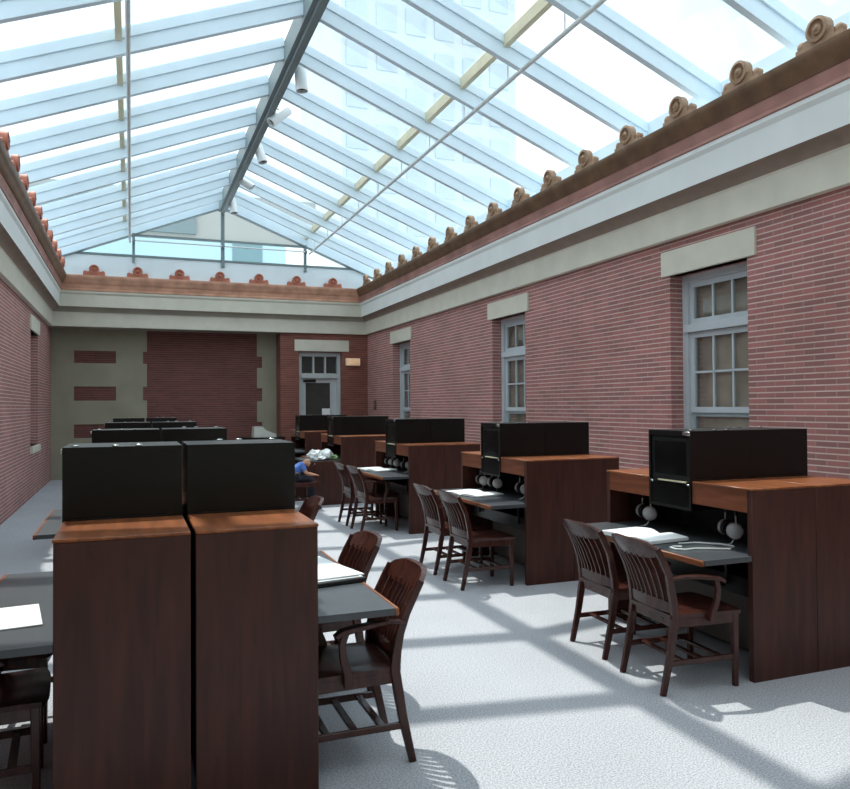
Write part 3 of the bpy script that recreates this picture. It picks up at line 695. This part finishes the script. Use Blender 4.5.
cd = MB().tube([(.0+3.30+.0, 4.02, .752), (3.42, 4.0, .752), (3.53, 3.90, .752), (3.55, 3.80, .752), (3.46, 3.74, .752), (3.36, 3.80, .752), (3.27, 3.84, .752), (3.20, 3.83, .752), (3.155, 3.87, .752), (3.16, 3.93, .752), (3.205, 3.95, .752), (3.235, 3.91, .754)], .0065, 8).build('white_cord', 'cord')
tag(cd, 'white looped cord lying beside the binder on the nearest window-row desk', 'cord')

# crumpled white plastic bags at the end of the fourth desk
def crumple(name, m, r, seed, sq=.8):
    b = MB(); bmesh.ops.create_icosphere(b.bm, subdivisions=3, radius=r); rnd = random.Random(seed)
    ph = [(Vector((rnd.uniform(-1, 1), rnd.uniform(-1, 1), rnd.uniform(-1, 1)))*34, rnd.uniform(0, 6)) for _ in range(7)]
    for v in b.bm.verts:
        k = sum(math.sin(v.co.dot(d)*(.1/r)*2+p) for d, p in ph)/7
        v.co *= 1+.55*k; v.co.z = max(v.co.z*sq, -r*.55)
    return b.build(name, m)
def bag(x, y, r, seed, m, label):
    b = crumple('plastic_bag', m, r, seed, .8 if seed != 5 else .5); zmin = min(v.co.z for v in b.data.vertices); put(b, x, y, ZD-zmin, seed*40, label, 'bag', 'plastic bags on the fourth desk')
bag(2.90, 12.74, .12, 1, 'bag', 'crumpled white plastic bag at the aisle end of the bag-strewn far desk')
bag(3.10, 12.80, .125, 2, 'bag', 'crumpled white plastic bag, taller one deeper on the bag-strewn far desk')
bag(3.00, 12.66, .07, 5, 'bag', 'flattest white plastic bag in front of the two larger ones on the far desk')
bag(3.24, 12.70, .06, 3, 'green', 'small green wrapper beside the white plastic bags on the far desk')

# table with pale machine at the end wall
tb = empty('side_table', (2.95, 18.6, 0)); tag(tb, 'dark side table against the stone strip of the end wall', 'table')
MB().box((-.5, -.3, .89), (.5, .3, .93), .004).build('table_top', 'black', tb)
for sx in (-.46, .46):
    for sy in (-.26, .26): MB().bar([(sx, sy, 0), (sx, sy, .89)], .05, .05, up=(1, 0, 0)).build('leg', 'black', tb)
mc = empty('office_machine', (2.98, 18.55, .93)); tag(mc, 'pale wedge-shaped office machine on the dark side table', 'machine')
MB().prism([(-.27, -.18, 0), (.27, -.18, .0), (.27, -.18, .07), (.02, -.18, .17), (-.05, -.18, .25), (-.25, -.18, .25)], (0, .36, 0)).build('body', 'machine', mc)
MB().box((-.22, -.17, .25), (-.07, .17, .262), .003).build('lid', 'hp_grey', mc)

# ------------------------------------------------------------------ person in blue
def skin_mesh(name, nodes, edges, m, parent, root=0, sub=2):
    me = bpy.data.meshes.new(name); me.from_pydata([n[0] for n in nodes], edges, []); me.materials.append(M[m])
    o = bpy.data.objects.new(name, me); COL.objects.link(o)
    if parent: o.parent = parent
    sk = o.modifiers.new('skin', 'SKIN'); sk.use_smooth_shade = True
    for i, n in enumerate(nodes):
        rr = n[1] if isinstance(n[1], tuple) else (n[1], n[1]); me.skin_vertices[0].data[i].radius = rr; me.skin_vertices[0].data[i].use_root = (i == root)
    ss = o.modifiers.new('subsurf', 'SUBSURF'); ss.levels = sub; ss.render_levels = sub
    return o
def person():
    r = empty('person', (2.45, 12.22, .452)); tag(r, 'person in a blue shirt slumped low at the bag-strewn far desk', 'person')
    N = []; E = []
    def add(p, rad, par=None):
        N.append((p, rad)); k = len(N)-1
        if par is not None: E.append((par, k))
        return k
    pel = add((0, 0, .075), (.085, .07)); s1 = add((.03, 0, .17), (.09, .075), pel); s2 = add((.09, 0, .25), (.095, .075), s1)
    nk = add((.15, 0, .285), .035, s2); h0 = add((.195, 0, .295), (.075, .07), nk); add((.25, 0, .297), (.09, .082), h0)
    for s in (-1, 1):
        hp = add((.05, s*.065, .055), .06, pel); kn = add((.28, s*.075, .03), .046, hp); an = add((.29, s*.075, -.30), .03, kn); ft = add((.31, s*.075, -.425), .026, an); add((.40, s*.08, -.432), .022, ft)
        sh = add((.10, s*.115, .255), .038, s2); el = add((.17, s*.15, .13), .028, sh); wr = add((.27, s*.10, .108), .02, el); pa = add((.305, s*.09, .10), (.024, .012), wr)
        for q in range(4):
            f0 = add((.345, s*(.09+.014*(q-1.5)), .100), .0065, pa); f1 = add((.365+(.004 if q in (1, 2) else 0), s*(.09+.015*(q-1.5)), .094), .006, f0); add((.372, s*(.09+.015*(q-1.5)), .082), .0055, f1)
        t0 = add((.32, s*.062, .10), .007, pa); add((.342, s*.052, .095), .006, t0)
    body = skin_mesh('body', N, E, 'skin', r)
    # face on the front-lower side of the bowed head
    mb = MB(); mb.lathe([(0, 0), (.010, .004), (.008, .016), (0, .02)], (.322, 0, .272), (1, 0, -.3), 8).build('nose', 'skin', r)
    for s in (-1, 1):
        MB().lathe([(0, 0), (.007, .002), (.006, .006), (0, .008)], (.314, s*.028, .300), (1, s*.2, 0), 8).build('eye', 'shoe', r)
        MB().lathe([(0, 0), (.016, .003), (.014, .010), (0, .012)], (.232, s*.078, .290), (.1, s, .1), 10).build('ear', 'skin', r)
    MB().bar([(.306, -.02, .248), (.312, 0, .247), (.306, .02, .248)], .005, .006).build('mouth', 'pink', r)
    # shirt and trousers over the body
    S = [((.0, 0, .10), (.105, .092)), ((.03, 0, .17), (.108, .092)), ((.09, 0, .25), (.110, .090)), ((.13, 0, .278), (.05, .045)),
         ((.10, -.115, .255), .052), ((.15, -.14, .17), .042), ((.10, .115, .255), .052), ((.15, .14, .17), .042)]
    skin_mesh('shirt', S, [(0, 1), (1, 2), (2, 3), (2, 4), (4, 5), (2, 6), (6, 7)], 'shirt', r)
    T = [((0, 0, .075), (.10, .088))]; TE = []
    for s in (-1, 1):
        k = len(T); T += [((.05, s*.065, .058), .07), ((.28, s*.075, .032), .056), ((.29, s*.075, -.28), .042), ((.292, s*.075, -.38), .04)]; TE += [(0, k), (k, k+1), (k+1, k+2), (k+2, k+3)]
    skin_mesh('trousers', T, TE, 'trousers', r)
    for s in (-1, 1): MB().box((.27, s*.08-.032, -.457), (.42, s*.08+.032, -.405), .014, 2).build('shoe', 'shoe', r)
    m = MB(); loops = []   # thin fringe of short hair round the back of the head
    for k in range(13):
        a = R_(95+170*k/12); loops.append([(.235+rr*math.cos(a)*1.0, rr*.94*math.sin(a), z) for rr, z in ((.080, .262), (.089, .268), (.089, .296), (.080, .30))])
    m.loft(loops).build('hair', 'hair', r)
person()

# ------------------------------------------------------------------ buildings outside, seen through the glass
ob = empty('office_building', (6, 46, 0)); tag(ob, 'beige office block with blue glazed floors seen through the gable', 'building')
boxp('wall', (-26, 0, 0), (4.6, 12, 14.2), 'ext_beige', ob)
boxp('glazed_floor', (-26, -.2, 8.5), (-.44, 0, 11.3), 'ext_blue', ob); boxp('glazed_floor', (-.44, -.25, 8.5), (1.3, 0, 11.3), 'ext_teal', ob); boxp('glazed_floor', (1.3, -.2, 8.5), (2.7, 0, 11.3), 'ext_blue', ob)
boxp('bright_panel', (2.7, -.2, 8.5), (4.6, 0, 11.4), 'ext_white', ob); boxp('glazed_floor', (-26, -.2, 11.7), (-2.5, 0, 13.6), 'ext_grey', ob)  # white end panel added as the bright sunlit patch beyond the gable
tw_ = empty('tower_block', (21, 60, 0)); tag(tw_, 'pale glazed tower seen faintly through the skylight slope', 'building')
boxp('wall', (-5, 0, 0), (11, 16, 62), 'ext_tower', tw_)
for k in range(13):
    for q in range(6): boxp('window', (-4.6+2.6*q, -.12, 16+3.4*k), (-2.8+2.6*q, 0, 18.2+3.4*k), 'ext_glass', tw_)
